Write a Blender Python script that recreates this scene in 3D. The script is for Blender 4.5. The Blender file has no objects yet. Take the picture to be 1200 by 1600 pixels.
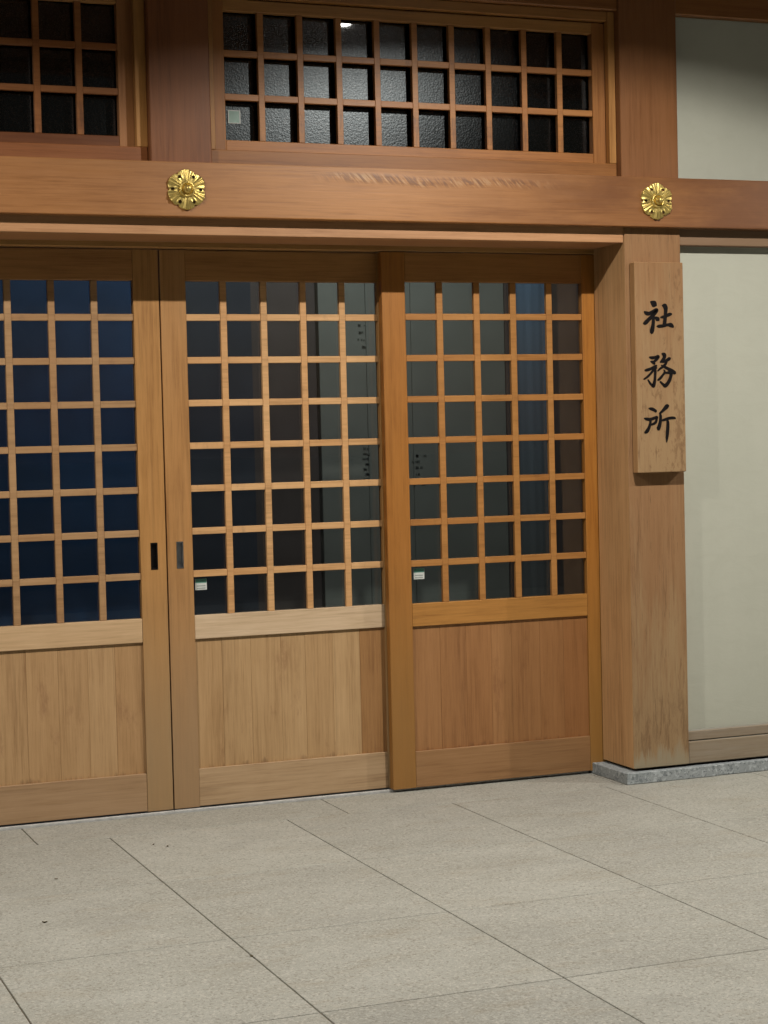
import bpy, bmesh, math, random
from mathutils import Vector, Matrix
random.seed(7)
sc = bpy.context.scene
col = sc.collection
R = math.radians

# ------------------------------------------------------------------ helpers
class MB:
    """collects simple solids in one bmesh, then links it as ONE object"""
    def __init__(self):
        self.bm = bmesh.new()
        self.tone = self.bm.loops.layers.float_color.new('tone')
    def _tone(self, faces, t):
        for f in faces:
            for l in f.loops: l[self.tone] = (t, t, t, 1)
    def box(self, x0, x1, y0, y1, z0, z1, bev=0.0015, seg=1, tone=0.5):
        bm = bmesh.new()
        vs = [bm.verts.new((x, y, z)) for x in (x0, x1) for y in (y0, y1) for z in (z0, z1)]
        for q in ((0,1,3,2),(4,6,7,5),(0,4,5,1),(2,3,7,6),(0,2,6,4),(1,5,7,3)):
            bm.faces.new([vs[i] for i in q])
        if bev: bmesh.ops.bevel(bm, geom=bm.edges[:], offset=bev, segments=seg, affect='EDGES', profile=0.5)
        self._merge(bm, tone)
        return self
    def prism(self, pts, a0, a1, axis='Z', bev=0.0015, tone=0.5):
        """extrude a closed 2-D outline along an axis (Z: pts are x,y; X: pts are y,z; Y: pts are x,z)"""
        bm = bmesh.new()
        def P(p, a):
            return {'Z': (p[0], p[1], a), 'X': (a, p[0], p[1]), 'Y': (p[0], a, p[1])}[axis]
        A = [bm.verts.new(P(p, a0)) for p in pts]; B = [bm.verts.new(P(p, a1)) for p in pts]
        n = len(pts)
        bm.faces.new(A); bm.faces.new(B[::-1])
        for i in range(n): bm.faces.new((A[i], B[i], B[(i+1) % n], A[(i+1) % n]))
        bmesh.ops.recalc_face_normals(bm, faces=bm.faces[:])
        if bev: bmesh.ops.bevel(bm, geom=bm.edges[:], offset=bev, segments=1, affect='EDGES', profile=0.5)
        self._merge(bm, tone)
        return self
    def _merge(self, bm, tone):
        bmesh.ops.recalc_face_normals(bm, faces=bm.faces[:])
        me = bpy.data.meshes.new('tmp'); bm.to_mesh(me); bm.free()
        n0 = len(self.bm.faces)
        self.bm.from_mesh(me); bpy.data.meshes.remove(me)
        self.bm.faces.ensure_lookup_table()
        self._tone(self.bm.faces[n0:], tone)
    def build(self, name, mat, parent=None, loc=(0,0,0), color=None, smooth=False):
        me = bpy.data.meshes.new(name)
        self.bm.to_mesh(me); self.bm.free()
        return link(name, me, mat, parent, loc, color, smooth)

def link(name, me, mat, parent=None, loc=(0,0,0), color=None, smooth=False):
    me.materials.append(mat)
    if smooth:
        for p in me.polygons: p.use_smooth = True
    o = bpy.data.objects.new(name, me); col.objects.link(o)
    o.location = loc
    if parent: o.parent = parent
    o.color = (*(color or (1,1,1)), 1)
    return o

def tag(o, label=None, cat=None, group=None, kind=None):
    if label: o['label'] = label
    if cat: o['category'] = cat
    if group: o['group'] = group
    if kind: o['kind'] = kind
    return o

def thing(name, label, cat, loc, group=None):
    o = bpy.data.objects.new(name, None); col.objects.link(o)
    o.location = loc; o.empty_display_size = 0.1
    return tag(o, label, cat, group)

# ------------------------------------------------------------------ materials
def new_mat(name):
    m = bpy.data.materials.new(name); m.use_nodes = True
    nt = m.node_tree; nt.nodes.clear()
    return m, nt
class G:
    """tiny node-graph builder"""
    def __init__(s, nt): s.nt = nt
    def n(s, t, **kw):
        nd = s.nt.nodes.new(t)
        for k, v in kw.items(): setattr(nd, k, v)
        return nd
    def lk(s, a, b): s.nt.links.new(a, b)
    def setin(s, nd, i, v):
        if isinstance(v, bpy.types.NodeSocket): s.lk(v, nd.inputs[i])
        else: nd.inputs[i].default_value = v
    def math(s, op, a, b=0.0, c=None, clamp=False):
        nd = s.n('ShaderNodeMath', operation=op, use_clamp=clamp)
        s.setin(nd, 0, a); s.setin(nd, 1, b)
        if c is not None: s.setin(nd, 2, c)
        return nd.outputs[0]
    def vmath(s, op, a, b):
        nd = s.n('ShaderNodeVectorMath', operation=op)
        s.setin(nd, 0, a); s.setin(nd, 1, b)
        return nd.outputs[0]
    def noise(s, vec, scale, detail=4, rough=0.55, dist=0.0, out='Fac'):
        nd = s.n('ShaderNodeTexNoise')
        s.lk(vec, nd.inputs['Vector']); nd.inputs['Scale'].default_value = scale
        nd.inputs['Detail'].default_value = detail; nd.inputs['Roughness'].default_value = rough
        nd.inputs['Distortion'].default_value = dist
        return nd.outputs[out]
    def ramp(s, fac, stops, interp='LINEAR'):
        nd = s.n('ShaderNodeValToRGB'); cr = nd.color_ramp; cr.interpolation = interp
        while len(cr.elements) < len(stops): cr.elements.new(0.5)
        for e, (p, c) in zip(cr.elements, stops):
            e.position = p; e.color = (*c, 1) if len(c) == 3 else c
        s.lk(fac, nd.inputs[0]); return nd.outputs[0]
    def mapr(s, v, a, b, c=0.0, d=1.0, smooth=True):
        nd = s.n('ShaderNodeMapRange'); nd.interpolation_type = 'SMOOTHSTEP' if smooth else 'LINEAR'
        s.lk(v, nd.inputs[0])
        for i, x in enumerate((a, b, c, d)): nd.inputs[1+i].default_value = x
        return nd.outputs[0]
    def mix(s, fac, a, b, blend='MIX'):
        nd = s.n('ShaderNodeMix', data_type='RGBA', blend_type=blend)
        s.setin(nd, 0, fac); s.setin(nd, 6, a); s.setin(nd, 7, b)
        return nd.outputs[2]
    def scale(s, vec, sx, sy, sz):
        nd = s.n('ShaderNodeMapping'); s.lk(vec, nd.inputs[0])
        nd.inputs['Scale'].default_value = (sx, sy, sz); return nd.outputs[0]
    def bump(s, h, strength, dist):
        nd = s.n('ShaderNodeBump'); nd.inputs['Strength'].default_value = strength
        nd.inputs['Distance'].default_value = dist; s.lk(h, nd.inputs['Height']); return nd.outputs[0]
    def principled(s, color, rough=0.5, normal=None, metallic=0.0, spec=0.5):
        p = s.n('ShaderNodeBsdfPrincipled'); o = s.n('ShaderNodeOutputMaterial')
        s.setin(p, 'Base Color', color); s.setin(p, 'Roughness', rough)
        p.inputs['Metallic'].default_value = metallic
        p.inputs['Specular IOR Level'].default_value = spec
        if normal is not None: s.lk(normal, p.inputs['Normal'])
        s.lk(p.outputs[0], o.inputs[0]); return p

def c4(c): return (*c, 1)

def wood(name, axis, base, weather=0.0, planks=False, chatter=False, rough=0.47, spec=0.6, spots=False, fade=0.0):
    m, nt = new_mat(name); g = G(nt)
    tc = g.n('ShaderNodeTexCoord'); oi = g.n('ShaderNodeObjectInfo')
    off = g.math('MULTIPLY', oi.outputs['Random'], 53.0)
    cv = g.n('ShaderNodeCombineXYZ'); 
    for i in range(3): g.lk(off, cv.inputs[i])
    vec0 = tc.outputs['Object']
    if planks:                                    # every board its own piece of timber
        at = g.n('ShaderNodeVertexColor'); at.layer_name = 'tone'
        sp = g.n('ShaderNodeSeparateColor'); g.lk(at.outputs[0], sp.inputs[0])
        tone = sp.outputs[0]
        o2 = g.math('MULTIPLY', tone, 31.0)
        c2 = g.n('ShaderNodeCombineXYZ')
        for i in range(3): g.lk(o2, c2.inputs[i])
        vec1 = g.vmath('ADD', vec0, c2.outputs[0])
    else: vec1 = vec0; tone = None
    vec = g.vmath('ADD', vec1, cv.outputs[0])
    k = {'X': (0.035, 1, 1), 'Y': (1, 0.035, 1), 'Z': (1, 1, 0.035)}[axis]
    kb = {'X': (0.10, 1, 1), 'Y': (1, 0.10, 1), 'Z': (1, 1, 0.10)}[axis]
    v = g.scale(vec, *k); vb = g.scale(vec, *kb)
    fine = g.noise(v, 330, 3, 0.6)
    mid = g.noise(v, 95, 4, 0.6, 0.3)
    broad = g.noise(vb, 9, 3, 0.5, 0.4)
    blot = g.noise(vec, 5.5, 4, 0.6)
    s = g.math('ADD', g.math('MULTIPLY', fine, 0.30), g.math('MULTIPLY', mid, 0.50))
    s = g.math('ADD', s, g.math('MULTIPLY', broad, 0.42))
    s = g.math('ADD', s, g.math('MULTIPLY', blot, 0.20))
    dark = tuple(x*f for x, f in zip(base, (0.66, 0.60, 0.54)))
    lite = tuple(min(1, x*f) for x, f in zip(base, (1.16, 1.20, 1.28)))
    colr = g.ramp(s, [(0.50, dark), (0.70, base), (0.90, lite)])
    # grain lines (thin dark late-wood streaks)
    late = g.mapr(g.noise(v, 60, 2, 0.5, 0.6), 0.60, 0.72, 0.0, 0.22)
    colr = g.mix(late, colr, c4(tuple(x*0.55 for x in base)))
    if tone is not None:
        # boards that kept their colour (tone near 0) are deeper and more orange than the faded ones
        tn = g.ramp(tone, [(0.0, (0.80, 0.60, 0.40)), (0.35, (0.93, 0.87, 0.80)), (0.7, (1.0, 1.0, 1.0)), (1.0, (1.07, 1.09, 1.12))])
        colr = g.mix(1.0, colr, tn, 'MULTIPLY')
        # damp stains creeping up from the bottom edge of the boards, and scuffs
        sx = g.n('ShaderNodeSeparateXYZ'); g.lk(vec0, sx.inputs[0])
        st = g.noise(g.scale(vec, 1, 1, 0.16), 34, 5, 0.7)
        low = g.mapr(sx.outputs['Z'], 0.145, 0.185, 0.24, 0.0)
        stn = g.mapr(g.math('ADD', st, low), 0.70, 0.90, 0.0, 0.55)
        colr = g.mix(stn, colr, c4((0.13, 0.065, 0.03)))
        sm = g.noise(g.scale(vec, 1, 1, 0.30), 11, 6, 0.75)
        colr = g.mix(g.mapr(sm, 0.555, 0.74, 0.0, 0.50), colr, c4((0.20, 0.085, 0.035)))
    if fade > 0:         # lower ends bleached by rain splash
        sxf = g.n('ShaderNodeSeparateXYZ'); g.lk(vec0, sxf.inputs[0])
        fz = g.math('ADD', g.mapr(sxf.outputs['Z'], 1.15, 0.15, 0.0, 0.95), g.math('MULTIPLY_ADD', g.noise(vb, 7, 4, 0.6), 0.7, -0.35))
        colr = g.mix(g.math('MULTIPLY', fz, fade, clamp=True), colr, c4((0.395, 0.268, 0.140)))
    ti = g.n('ShaderNodeMix', data_type='RGBA', blend_type='MULTIPLY')
    ti.inputs[0].default_value = 1.0; g.lk(colr, ti.inputs[6]); g.lk(oi.outputs['Color'], ti.inputs[7])
    colr = ti.outputs[2]
    hgt = g.math('ADD', g.math('MULTIPLY', fine, 0.6), g.math('MULTIPLY', mid, 0.6))
    if weather > 0:
        sp3 = g.n('ShaderNodeSeparateXYZ'); g.lk(vec0, sp3.inputs[0])
        spn = g.n('ShaderNodeSeparateXYZ'); g.lk(tc.outputs['Normal'], spn.inputs[0])
        front = g.mapr(g.math('ABSOLUTE', spn.outputs['Y']), 0.3, 0.8, 0.0, 1.0)
        clean = colr
        colr = g.mix(0.72*weather, colr, c4((0.20, 0.098, 0.045)))
        kk = {'X': (0.05, 1, 1), 'Y': (1, 0.05, 1), 'Z': (1, 1, 0.05)}[axis]
        kw = {'X': (0.16, 1, 1), 'Y': (1, 0.16, 1), 'Z': (1, 1, 0.16)}[axis]
        vw = g.scale(vec, *kw)
        str1 = g.noise(g.scale(vec, *kk), 120, 5, 0.7)
        patch = g.noise(vw, 13, 5, 0.65, 0.5)
        gl = g.mapr(sp3.outputs['Z'], 0.0, 1.15, 0.34, 0.0)       # bleached foot of the post
        gm = g.mapr(g.math('ADD', g.math('MULTIPLY_ADD', patch, 0.6, 0.05), g.math('ADD', g.math('MULTIPLY', str1, 0.4), gl)), 0.55, 0.90, 0.0, 0.85*weather)
        colr = g.mix(gm, colr, c4((0.385, 0.255, 0.130)))
        dk = g.noise(g.scale(vec, *kk), 80, 6, 0.75, 0.8)
        pm = g.mapr(g.noise(vw, 8, 4, 0.6), 0.42, 0.62, 0.0, 1.0)
        dm = g.math('MULTIPLY', g.mapr(dk, 0.48, 0.68, 0.0, 0.66*weather), pm)
        colr = g.mix(dm, colr, c4((0.145, 0.068, 0.030)))
        cr = g.mapr(g.noise(g.scale(vec, *kk), 210, 3, 0.6), 0.63, 0.72, 0.0, 0.5*weather)
        colr = g.mix(cr, colr, c4((0.10, 0.055, 0.03)))
        if not spots and axis == 'Z':      # splash stains round the foot, paler where the end grain dries out
            zs = g.math('ADD', sp3.outputs['Z'], g.math('MULTIPLY_ADD', g.noise(g.scale(vec, 1, 1, 0.10), 42, 5, 0.7), 0.30, -0.15))
            bnd = g.math('MULTIPLY', g.mapr(zs, 0.035, 0.085, 0, 1), g.mapr(zs, 0.17, 0.34, 1, 0))
            rag = g.mapr(g.noise(g.scale(vec, 1, 1, 0.22), 30, 6, 0.75, 0.6), 0.44, 0.64, 0.12, 1.0)
            colr = g.mix(g.math('MULTIPLY', g.math('MULTIPLY', bnd, rag), 0.55), colr, c4((0.165, 0.085, 0.040)))
            colr = g.mix(g.mapr(zs, 0.09, 0.02, 0, 0.75), colr, c4((0.36, 0.31, 0.215)))
        if spots:        # rain spotting, heavier low down and towards the right edge
            sb = g.noise(g.scale(vec, 1, 1, 0.42), 48, 5, 0.7, 0.3)
            lowm = g.mapr(sp3.outputs['Z'], 0.75, 0.10, 0.0, 0.10)
            rm = g.mapr(sp3.outputs['X'], 0.0, 0.10, 0.0, 0.06)
            sf = g.mapr(g.math('ADD', sb, g.math('ADD', lowm, rm)), 0.60, 0.76, 0.0, 0.52)
            colr = g.mix(sf, colr, c4((0.15, 0.068, 0.028)))
        colr = g.mix(front, clean, colr)
        hgt = g.math('SUBTRACT', hgt, g.math('MULTIPLY', cr, 1.2))
    if chatter:                                   # torn grain left by the plane, a band along the upper edge
        sp4 = g.n('ShaderNodeSeparateXYZ'); g.lk(vec0, sp4.inputs[0])
        x, z = sp4.outputs['X'], sp4.outputs['Z']
        wob = g.math('MULTIPLY_ADD', g.noise(vec0, 3.0, 3), 0.05, -0.025)
        zz = g.math('ADD', z, wob)
        band = g.math('MULTIPLY', g.mapr(zz, 0.125, 0.150, 0, 1), g.mapr(zz, 0.160, 0.178, 1, 0))
        xm = g.math('MULTIPLY', g.mapr(x, 4.45, 4.70, 0, 1), g.mapr(x, 5.30, 5.62, 1, 0))
        sl = g.vmath('ADD', g.scale(vec0, 1, 0, 0.18), g.scale(vec0, 0, 0, 0))
        cv5 = g.n('ShaderNodeCombineXYZ'); g.lk(g.math('ADD', x, g.math('MULTIPLY', z, 0.9)), cv5.inputs[0]); g.lk(g.math('MULTIPLY', z, 0.25), cv5.inputs[2])
        marks = g.noise(cv5.outputs[0], 62, 3, 0.6, 0.4)
        bm_ = g.math('MULTIPLY', band, xm)
        colr = g.mix(g.math('MULTIPLY', g.mapr(marks, 0.50, 0.58, 0, 1), g.math('MULTIPLY', bm_, 0.75)), colr, c4((0.19, 0.08, 0.035)))
        colr = g.mix(g.math('MULTIPLY', g.mapr(marks, 0.47, 0.40, 0, 1), g.math('MULTIPLY', bm_, 0.55)), colr, c4((0.62, 0.39, 0.20)))
        hgt = g.math('ADD', hgt, g.math('MULTIPLY', g.math('MULTIPLY', marks, bm_), 2.0))
        # darker reddish-brown towards both ends of the timber
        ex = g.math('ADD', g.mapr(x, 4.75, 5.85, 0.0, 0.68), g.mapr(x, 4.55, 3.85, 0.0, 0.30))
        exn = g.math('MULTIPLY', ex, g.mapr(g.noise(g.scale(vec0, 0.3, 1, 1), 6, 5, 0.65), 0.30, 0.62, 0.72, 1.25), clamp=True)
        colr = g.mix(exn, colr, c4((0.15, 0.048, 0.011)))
        # long faint water streaks
        ws = g.noise(g.scale(vec0, 0.10, 1, 1), 26, 5, 0.7)
        colr = g.mix(g.mapr(ws, 0.58, 0.78, 0.0, 0.45), colr, c4((0.23, 0.095, 0.04)))
    rg = g.math('MULTIPLY_ADD', mid, 0.22, rough-0.11)
    g.principled(colr, rg, g.bump(hgt, 0.22, 0.0016), spec=spec)
    return m

CEDAR = (0.49, 0.245, 0.074)
WX, WY, WZ = wood('cedar_along_x', 'X', CEDAR), wood('cedar_along_y', 'Y', CEDAR), wood('cedar_along_z', 'Z', CEDAR)
WSTILE = wood('cedar_stile', 'Z', CEDAR, fade=0.75)
WLAT = wood('cedar_lattice', 'X', CEDAR, planks=True)
WBOARD = wood('cedar_boards', 'Z', (0.405, 0.240, 0.112), planks=True, rough=0.6)
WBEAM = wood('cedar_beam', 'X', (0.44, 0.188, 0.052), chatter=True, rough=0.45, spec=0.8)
WPOST = wood('cedar_weathered_post', 'Z', (0.62, 0.35, 0.155), weather=1.0, rough=0.7, spec=0.3)
WSIGN = wood('cedar_weathered_sign', 'Z', (0.46, 0.250, 0.105), weather=0.85, rough=0.65, spec=0.3, spots=True)
WSILL = wood('grey_weathered_sill', 'X', (0.34, 0.315, 0.255), weather=0.35, rough=0.75, spec=0.3)
WDARK = wood('dark_timber', 'X', (0.16, 0.070, 0.034))

def plaster():
    m, nt = new_mat('cream_plaster'); g = G(nt)
    tc = g.n('ShaderNodeTexCoord'); v = tc.outputs['Object']
    n1 = g.noise(v, 1.3, 4, 0.6); n2 = g.noise(v, 420, 3, 0.6); n3 = g.noise(g.scale(v, 1, 1, 0.2), 7, 4, 0.6)
    c = g.ramp(g.math('ADD', g.math('MULTIPLY', n1, 0.7), g.math('MULTIPLY', n3, 0.3)), [(0.35, (0.50, 0.505, 0.42)), (0.65, (0.555, 0.555, 0.465))])
    tr = g.noise(g.scale(v, 0.5, 1, 1.0), 16, 5, 0.7, 1.2)
    c = g.mix(g.mapr(tr, 0.42, 0.68, 0.0, 0.16), c, c4((0.44, 0.435, 0.35)))
    c = g.mix(g.mapr(n2, 0.35, 0.65, 0.0, 0.10), c, c4((0.45, 0.44, 0.37)))
    g.principled(c, 0.9, g.bump(g.math('ADD', n2, g.math('MULTIPLY', tr, 2.5)), 0.35, 0.0012), spec=0.2)
    return m
PLASTER = plaster()

def granite(name, a, b, speck, lightspeck, warm=0.0, tone=False, gscale=1.0):
    m, nt = new_mat(name); g = G(nt)
    tc = g.n('ShaderNodeTexCoord'); v = tc.outputs['Object']
    big = g.noise(v, 1.6, 5, 0.62); med = g.noise(g.scale(v, 0.5, 1.0, 1.0), 7.5, 5, 0.7)
    gr = g.noise(v, 210*gscale, 3, 0.7); gr2 = g.noise(v, 95*gscale, 2, 0.6)
    c = g.ramp(g.math('ADD', g.math('MULTIPLY', big, 0.5), g.math('MULTIPLY', med, 0.5)), [(0.36, a), (0.62, b)])
    if tone:
        at = g.n('ShaderNodeVertexColor'); at.layer_name = 'tone'
        c = g.mix(1.0, c, at.outputs[0], 'MULTIPLY')
    vo = g.n('ShaderNodeTexVoronoi'); g.lk(v, vo.inputs['Vector']); vo.inputs['Scale'].default_value = 150*gscale
    sc_ = g.n('ShaderNodeSeparateColor'); g.lk(vo.outputs['Color'], sc_.inputs[0])
    cell = sc_.outputs[0]
    c = g.mix(g.mapr(cell, 0.80, 0.97, 0, 0.50), c, c4(speck))
    c = g.mix(g.mapr(cell, 0.20, 0.05, 0, 0.45), c, c4(lightspeck))
    c = g.mix(g.mapr(gr, 0.55, 0.66, 0, 0.70), c, c4(tuple(x*0.6 for x in speck)))
    c = g.mix(g.mapr(gr2, 0.44, 0.32, 0, 0.55), c, c4(lightspeck))
    if warm:
        gm_ = g.noise(g.scale(v, 0.8, 1.0, 1.0), 2.3, 6, 0.72, 0.6)
        c = g.mix(g.mapr(gm_, 0.50, 0.72, 0, 0.30), c, c4((0.27, 0.26, 0.235)))
        sp_ = g.noise(v, 26, 4, 0.8)
        c = g.mix(g.mapr(sp_, 0.66, 0.76, 0, 0.45), c, c4((0.20, 0.18, 0.14)))
    if warm:     # iron-brown dirt worked in along the foot of the doors
        st = g.noise(g.scale(v, 0.35, 1, 1), 8, 6, 0.7)
        c = g.mix(g.mapr(st, 0.50, 0.72, 0, warm), c, c4((0.30, 0.235, 0.15)))
    g.principled(c, g.math('MULTIPLY_ADD', gr2, 0.2, 0.62), g.bump(gr, 0.35, 0.0012), spec=0.35)
    return m
PAVING = granite('beige_granite_paving', (0.365, 0.354, 0.305), (0.445, 0.435, 0.385), (0.20, 0.18, 0.145), (0.60, 0.57, 0.50), warm=0.26, tone=True)
GREYSTONE = granite('blue_grey_granite', (0.31, 0.34, 0.35), (0.40, 0.425, 0.43), (0.12, 0.14, 0.15), (0.62, 0.66, 0.67), gscale=0.62)

def simple(name, c, rough=0.5, metallic=0.0, spec=0.5, bump=0.0, bscale=200, var=0.0):
    m, nt = new_mat(name); g = G(nt)
    tc = g.n('ShaderNodeTexCoord'); v = tc.outputs['Object']
    n = g.noise(v, bscale, 4, 0.6)
    lo = tuple(x*(1-var) for x in c); hi = tuple(min(1, x*(1+var)) for x in c)
    g.principled(g.ramp(g.noise(v, bscale*0.2, 4), [(0.35, lo), (0.65, hi)]), g.math('MULTIPLY_ADD', n, 0.15, max(0.02, rough-0.07)),
                 g.bump(n, bump, 0.001) if bump else None, metallic, spec)
    return m
GOLD = simple('gilt_brass', (0.70, 0.53, 0.17), 0.40, 0.88, bump=0.05, bscale=120, var=0.22)
INK = simple('black_ink', (0.008, 0.006, 0.006), 0.7, spec=0.12, bump=0.1, var=0.2)
BLACKMETAL = simple('blackened_metal', (0.016, 0.014, 0.014), 0.35, 0.6, var=0.2)
STEEL = simple('brushed_steel', (0.42, 0.44, 0.47), 0.30, 1.0, bump=0.05, var=0.15)
ALU = simple('aluminium_rail', (0.70, 0.70, 0.68), 0.5, 0.35, bump=0.05, var=0.1)
GAPDARK = simple('dark_joint', (0.15, 0.125, 0.09), 0.95, bump=0.3, var=0.3)
LEAFM = simple('dry_leaf', (0.10, 0.075, 0.03), 0.8, var=0.4, bscale=60)
EARTH = simple('gravel_ground', (0.22, 0.20, 0.165), 0.95, bump=0.6, bscale=60, var=0.25)
SLABG = simple('grey_roof', (0.10, 0.10, 0.10), 0.7, bump=0.2, var=0.2)
IN_GREEN = simple('pale_grey_green_panel', (0.335, 0.335, 0.295), 0.6, bump=0.05, var=0.06, bscale=20)
IN_BROWN = simple('brown_interior_panel', (0.155, 0.118, 0.108), 0.6, var=0.1, bscale=20)
IN_DARK = simple('charcoal_interior_wall', (0.07, 0.078, 0.105), 0.7, var=0.1, bscale=20)
IN_NAVY = simple('navy_curtain', (0.034, 0.09, 0.215), 0.8, var=0.15, bscale=20)
def sky_fade():
    m, nt = new_mat('cloth_sky_reflection'); g = G(nt)  # sky reflection in the glass, painted as a fade from blue to grey
    tc = g.n('ShaderNodeTexCoord'); sx = g.n('ShaderNodeSeparateXYZ'); g.lk(tc.outputs['Object'], sx.inputs[0])
    g.principled(g.ramp(g.mapr(sx.outputs['Z'], 0.7, 2.2, smooth=False), [(0.0, (0.24, 0.25, 0.25)), (0.5, (0.24, 0.28, 0.33)), (1.0, (0.22, 0.33, 0.48))]), 0.85, spec=0.1)
    return m
IN_BLUE = sky_fade()
IN_MARK = simple('faint_dark_marks', (0.17, 0.175, 0.155), 0.7)
IN_FLOOR = simple('dark_interior_floor', (0.05, 0.048, 0.045), 0.5, var=0.2, bscale=20)
IN_CEIL = simple('interior_ceiling_board', (0.14, 0.13, 0.11), 0.8, var=0.1, bscale=20)
STK_GREEN = simple('sticker_green', (0.10, 0.30, 0.235), 0.5, var=0.1)
STK_PALE = simple('sticker_pale_green', (0.33, 0.47, 0.41), 0.5, var=0.12, bscale=150)
STK_WHITE = simple('sticker_white', (0.66, 0.68, 0.64), 0.5, var=0.06)
STK_GREY = simple('sticker_grey_print', (0.30, 0.33, 0.31), 0.5, var=0.1)
WHITEMETAL = simple('white_lamp_housing', (0.75, 0.75, 0.73), 0.4)

def glass(name, dust, rough, patterned=False, tint=(0.80, 0.84, 0.84)):
    m, nt = new_mat(name); g = G(nt)
    tc = g.n('ShaderNodeTexCoord'); v = tc.outputs['Object']
    tr = g.n('ShaderNodeBsdfTransparent'); tr.inputs[0].default_value = c4(tint)
    gl = g.n('ShaderNodeBsdfGlossy'); gl.inputs['Roughness'].default_value = rough
    fr = g.n('ShaderNodeFresnel'); fr.inputs['IOR'].default_value = 1.5
    fac = g.math('MULTIPLY', fr.outputs[0], 1.8, clamp=True)
    m1 = g.n('ShaderNodeMixShader'); g.lk(fac, m1.inputs[0]); g.lk(tr.outputs[0], m1.inputs[1]); g.lk(gl.outputs[0], m1.inputs[2])
    df = g.n('ShaderNodeBsdfDiffuse'); df.inputs[0].default_value = (0.42, 0.44, 0.45, 1)
    d1 = g.noise(v, 230, 5, 0.75); d2 = g.noise(v, 5, 3, 0.6)
    dm = g.math('MULTIPLY', g.mapr(d1, 0.42, 0.75, 0.35, 1.9), g.math('MULTIPLY', g.mapr(d2, 0.3, 0.7, 0.6, 1.3), dust))
    m2 = g.n('ShaderNodeMixShader'); g.lk(dm, m2.inputs[0]); g.lk(m1.outputs[0], m2.inputs[1]); g.lk(df.outputs[0], m2.inputs[2])
    last = m2
    if patterned:       # figured glass: second, rough and pebbled, reflection
        vo = g.n('ShaderNodeTexVoronoi'); g.lk(v, vo.inputs['Vector']); vo.inputs['Scale'].default_value = 150
        h = g.math('ADD', g.noise(v, 120, 3, 0.7), vo.outputs['Distance'])
        bn = g.bump(h, 0.09, 0.003)
        g2 = g.n('ShaderNodeBsdfGlossy'); g2.distribution = 'BECKMANN'; g2.inputs['Roughness'].default_value = 0.33
        spk = g.math('ADD', g.math('MULTIPLY', g.noise(v, 230, 2, 0.7), 0.5), g.math('MULTIPLY', g.noise(v, 480, 2, 0.7), 0.5))
        g.lk(g.ramp(spk, [(0.36, (0.42, 0.46, 0.48)), (0.52, (0.80, 0.90, 0.95)), (0.64, (1.0, 1.0, 1.0))]), g2.inputs['Color'])
        g.lk(bn, g2.inputs['Normal'])
        m3 = g.n('ShaderNodeMixShader'); m3.inputs[0].default_value = 0.058
        g.lk(m2.outputs[0], m3.inputs[1]); g.lk(g2.outputs[0], m3.inputs[2]); last = m3
    o = g.n('ShaderNodeOutputMaterial'); g.lk(last.outputs[0], o.inputs[0])
    return m
GLASS = glass('door_glass', 0.010, 0.015)
FIGURED = glass('figured_transom_glass', 0.004, 0.03, True, (0.12, 0.125, 0.13))

def emit(name, c, s):
    m, nt = new_mat(name); g = G(nt)
    e = g.n('ShaderNodeEmission'); e.inputs[0].default_value = c4(c); e.inputs[1].default_value = s
    o = g.n('ShaderNodeOutputMaterial'); g.lk(e.outputs[0], o.inputs[0]); return m

# ------------------------------------------------------------------ setting: ground
me = bpy.data.meshes.new('ground'); bm = bmesh.new()
for p in ((-150,-150),(150,-150),(150,150),(-150,150)): bm.verts.new((*p, -0.06))
bm.faces.new(bm.verts); bm.to_mesh(me); bm.free()
tag(link('ground', me, EARTH), kind='structure')

T0, TP, C0, CP = -0.3309, 0.672, -0.7734, 0.757
pv = MB(); rnd = random.Random(3)
def slab(x0, x1, y0, y1):
    t = rnd.uniform(0.88, 1.07)
    pv.box(x0+0.0022, x1-0.0022, y0+0.0019, y1-0.0019, -0.05, 0.0, bev=0.0012, tone=t)
ys = [C0-CP*i for i in range(0, 11)]
for i in range(-10, 14):
    x0 = T0+TP*i
    slab(x0, x0+TP, C0, -0.016)
    for j in range(10): slab(x0, x0+TP, ys[j+1], ys[j])
xs = [-0.589-1.176*3+1.176*i for i in range(0, 9)]
for a, b in zip(xs[:-1], xs[1:]): slab(a, b, -0.016, 0.296)
tag(pv.build('paving', PAVING), kind='structure')
bed = MB(); bed.box(-8.6, 9.6, -8.6, 0.30, -0.058, -0.0035, bev=0)
tag(bed.build('paving_joints', GAPDARK), kind='structure')

# ------------------------------------------------------------------ foundation stones
def stone(loc, pts, label):
    s = MB(); s.prism([(x-loc[0], y-loc[1]) for x, y in pts], 0.001, 0.0455, 'Z', bev=0.002)
    return tag(s.build('foundation_stone', GREYSTONE, loc=loc), label, 'stone', 'granite stones along the foot of the wall')
stone((1.95, 0, 0), [(1.777,-0.028),(2.194,-0.028),(2.194,0.34),(1.777,0.34)], 'grey granite footing block under the signposted weathered post')
stone((3.2, 0, 0), [(2.1965,-0.020),(4.4,-0.020),(4.4,0.34),(2.1965,0.34)], 'long grey granite kerb stone under the cream wall, right of the post footing')
stone((-1.95, 0, 0), [(-2.17,-0.028),(-1.751,-0.028),(-1.751,0.34),(-2.17,0.34)], 'grey granite footing block at the far left door jamb')

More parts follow.
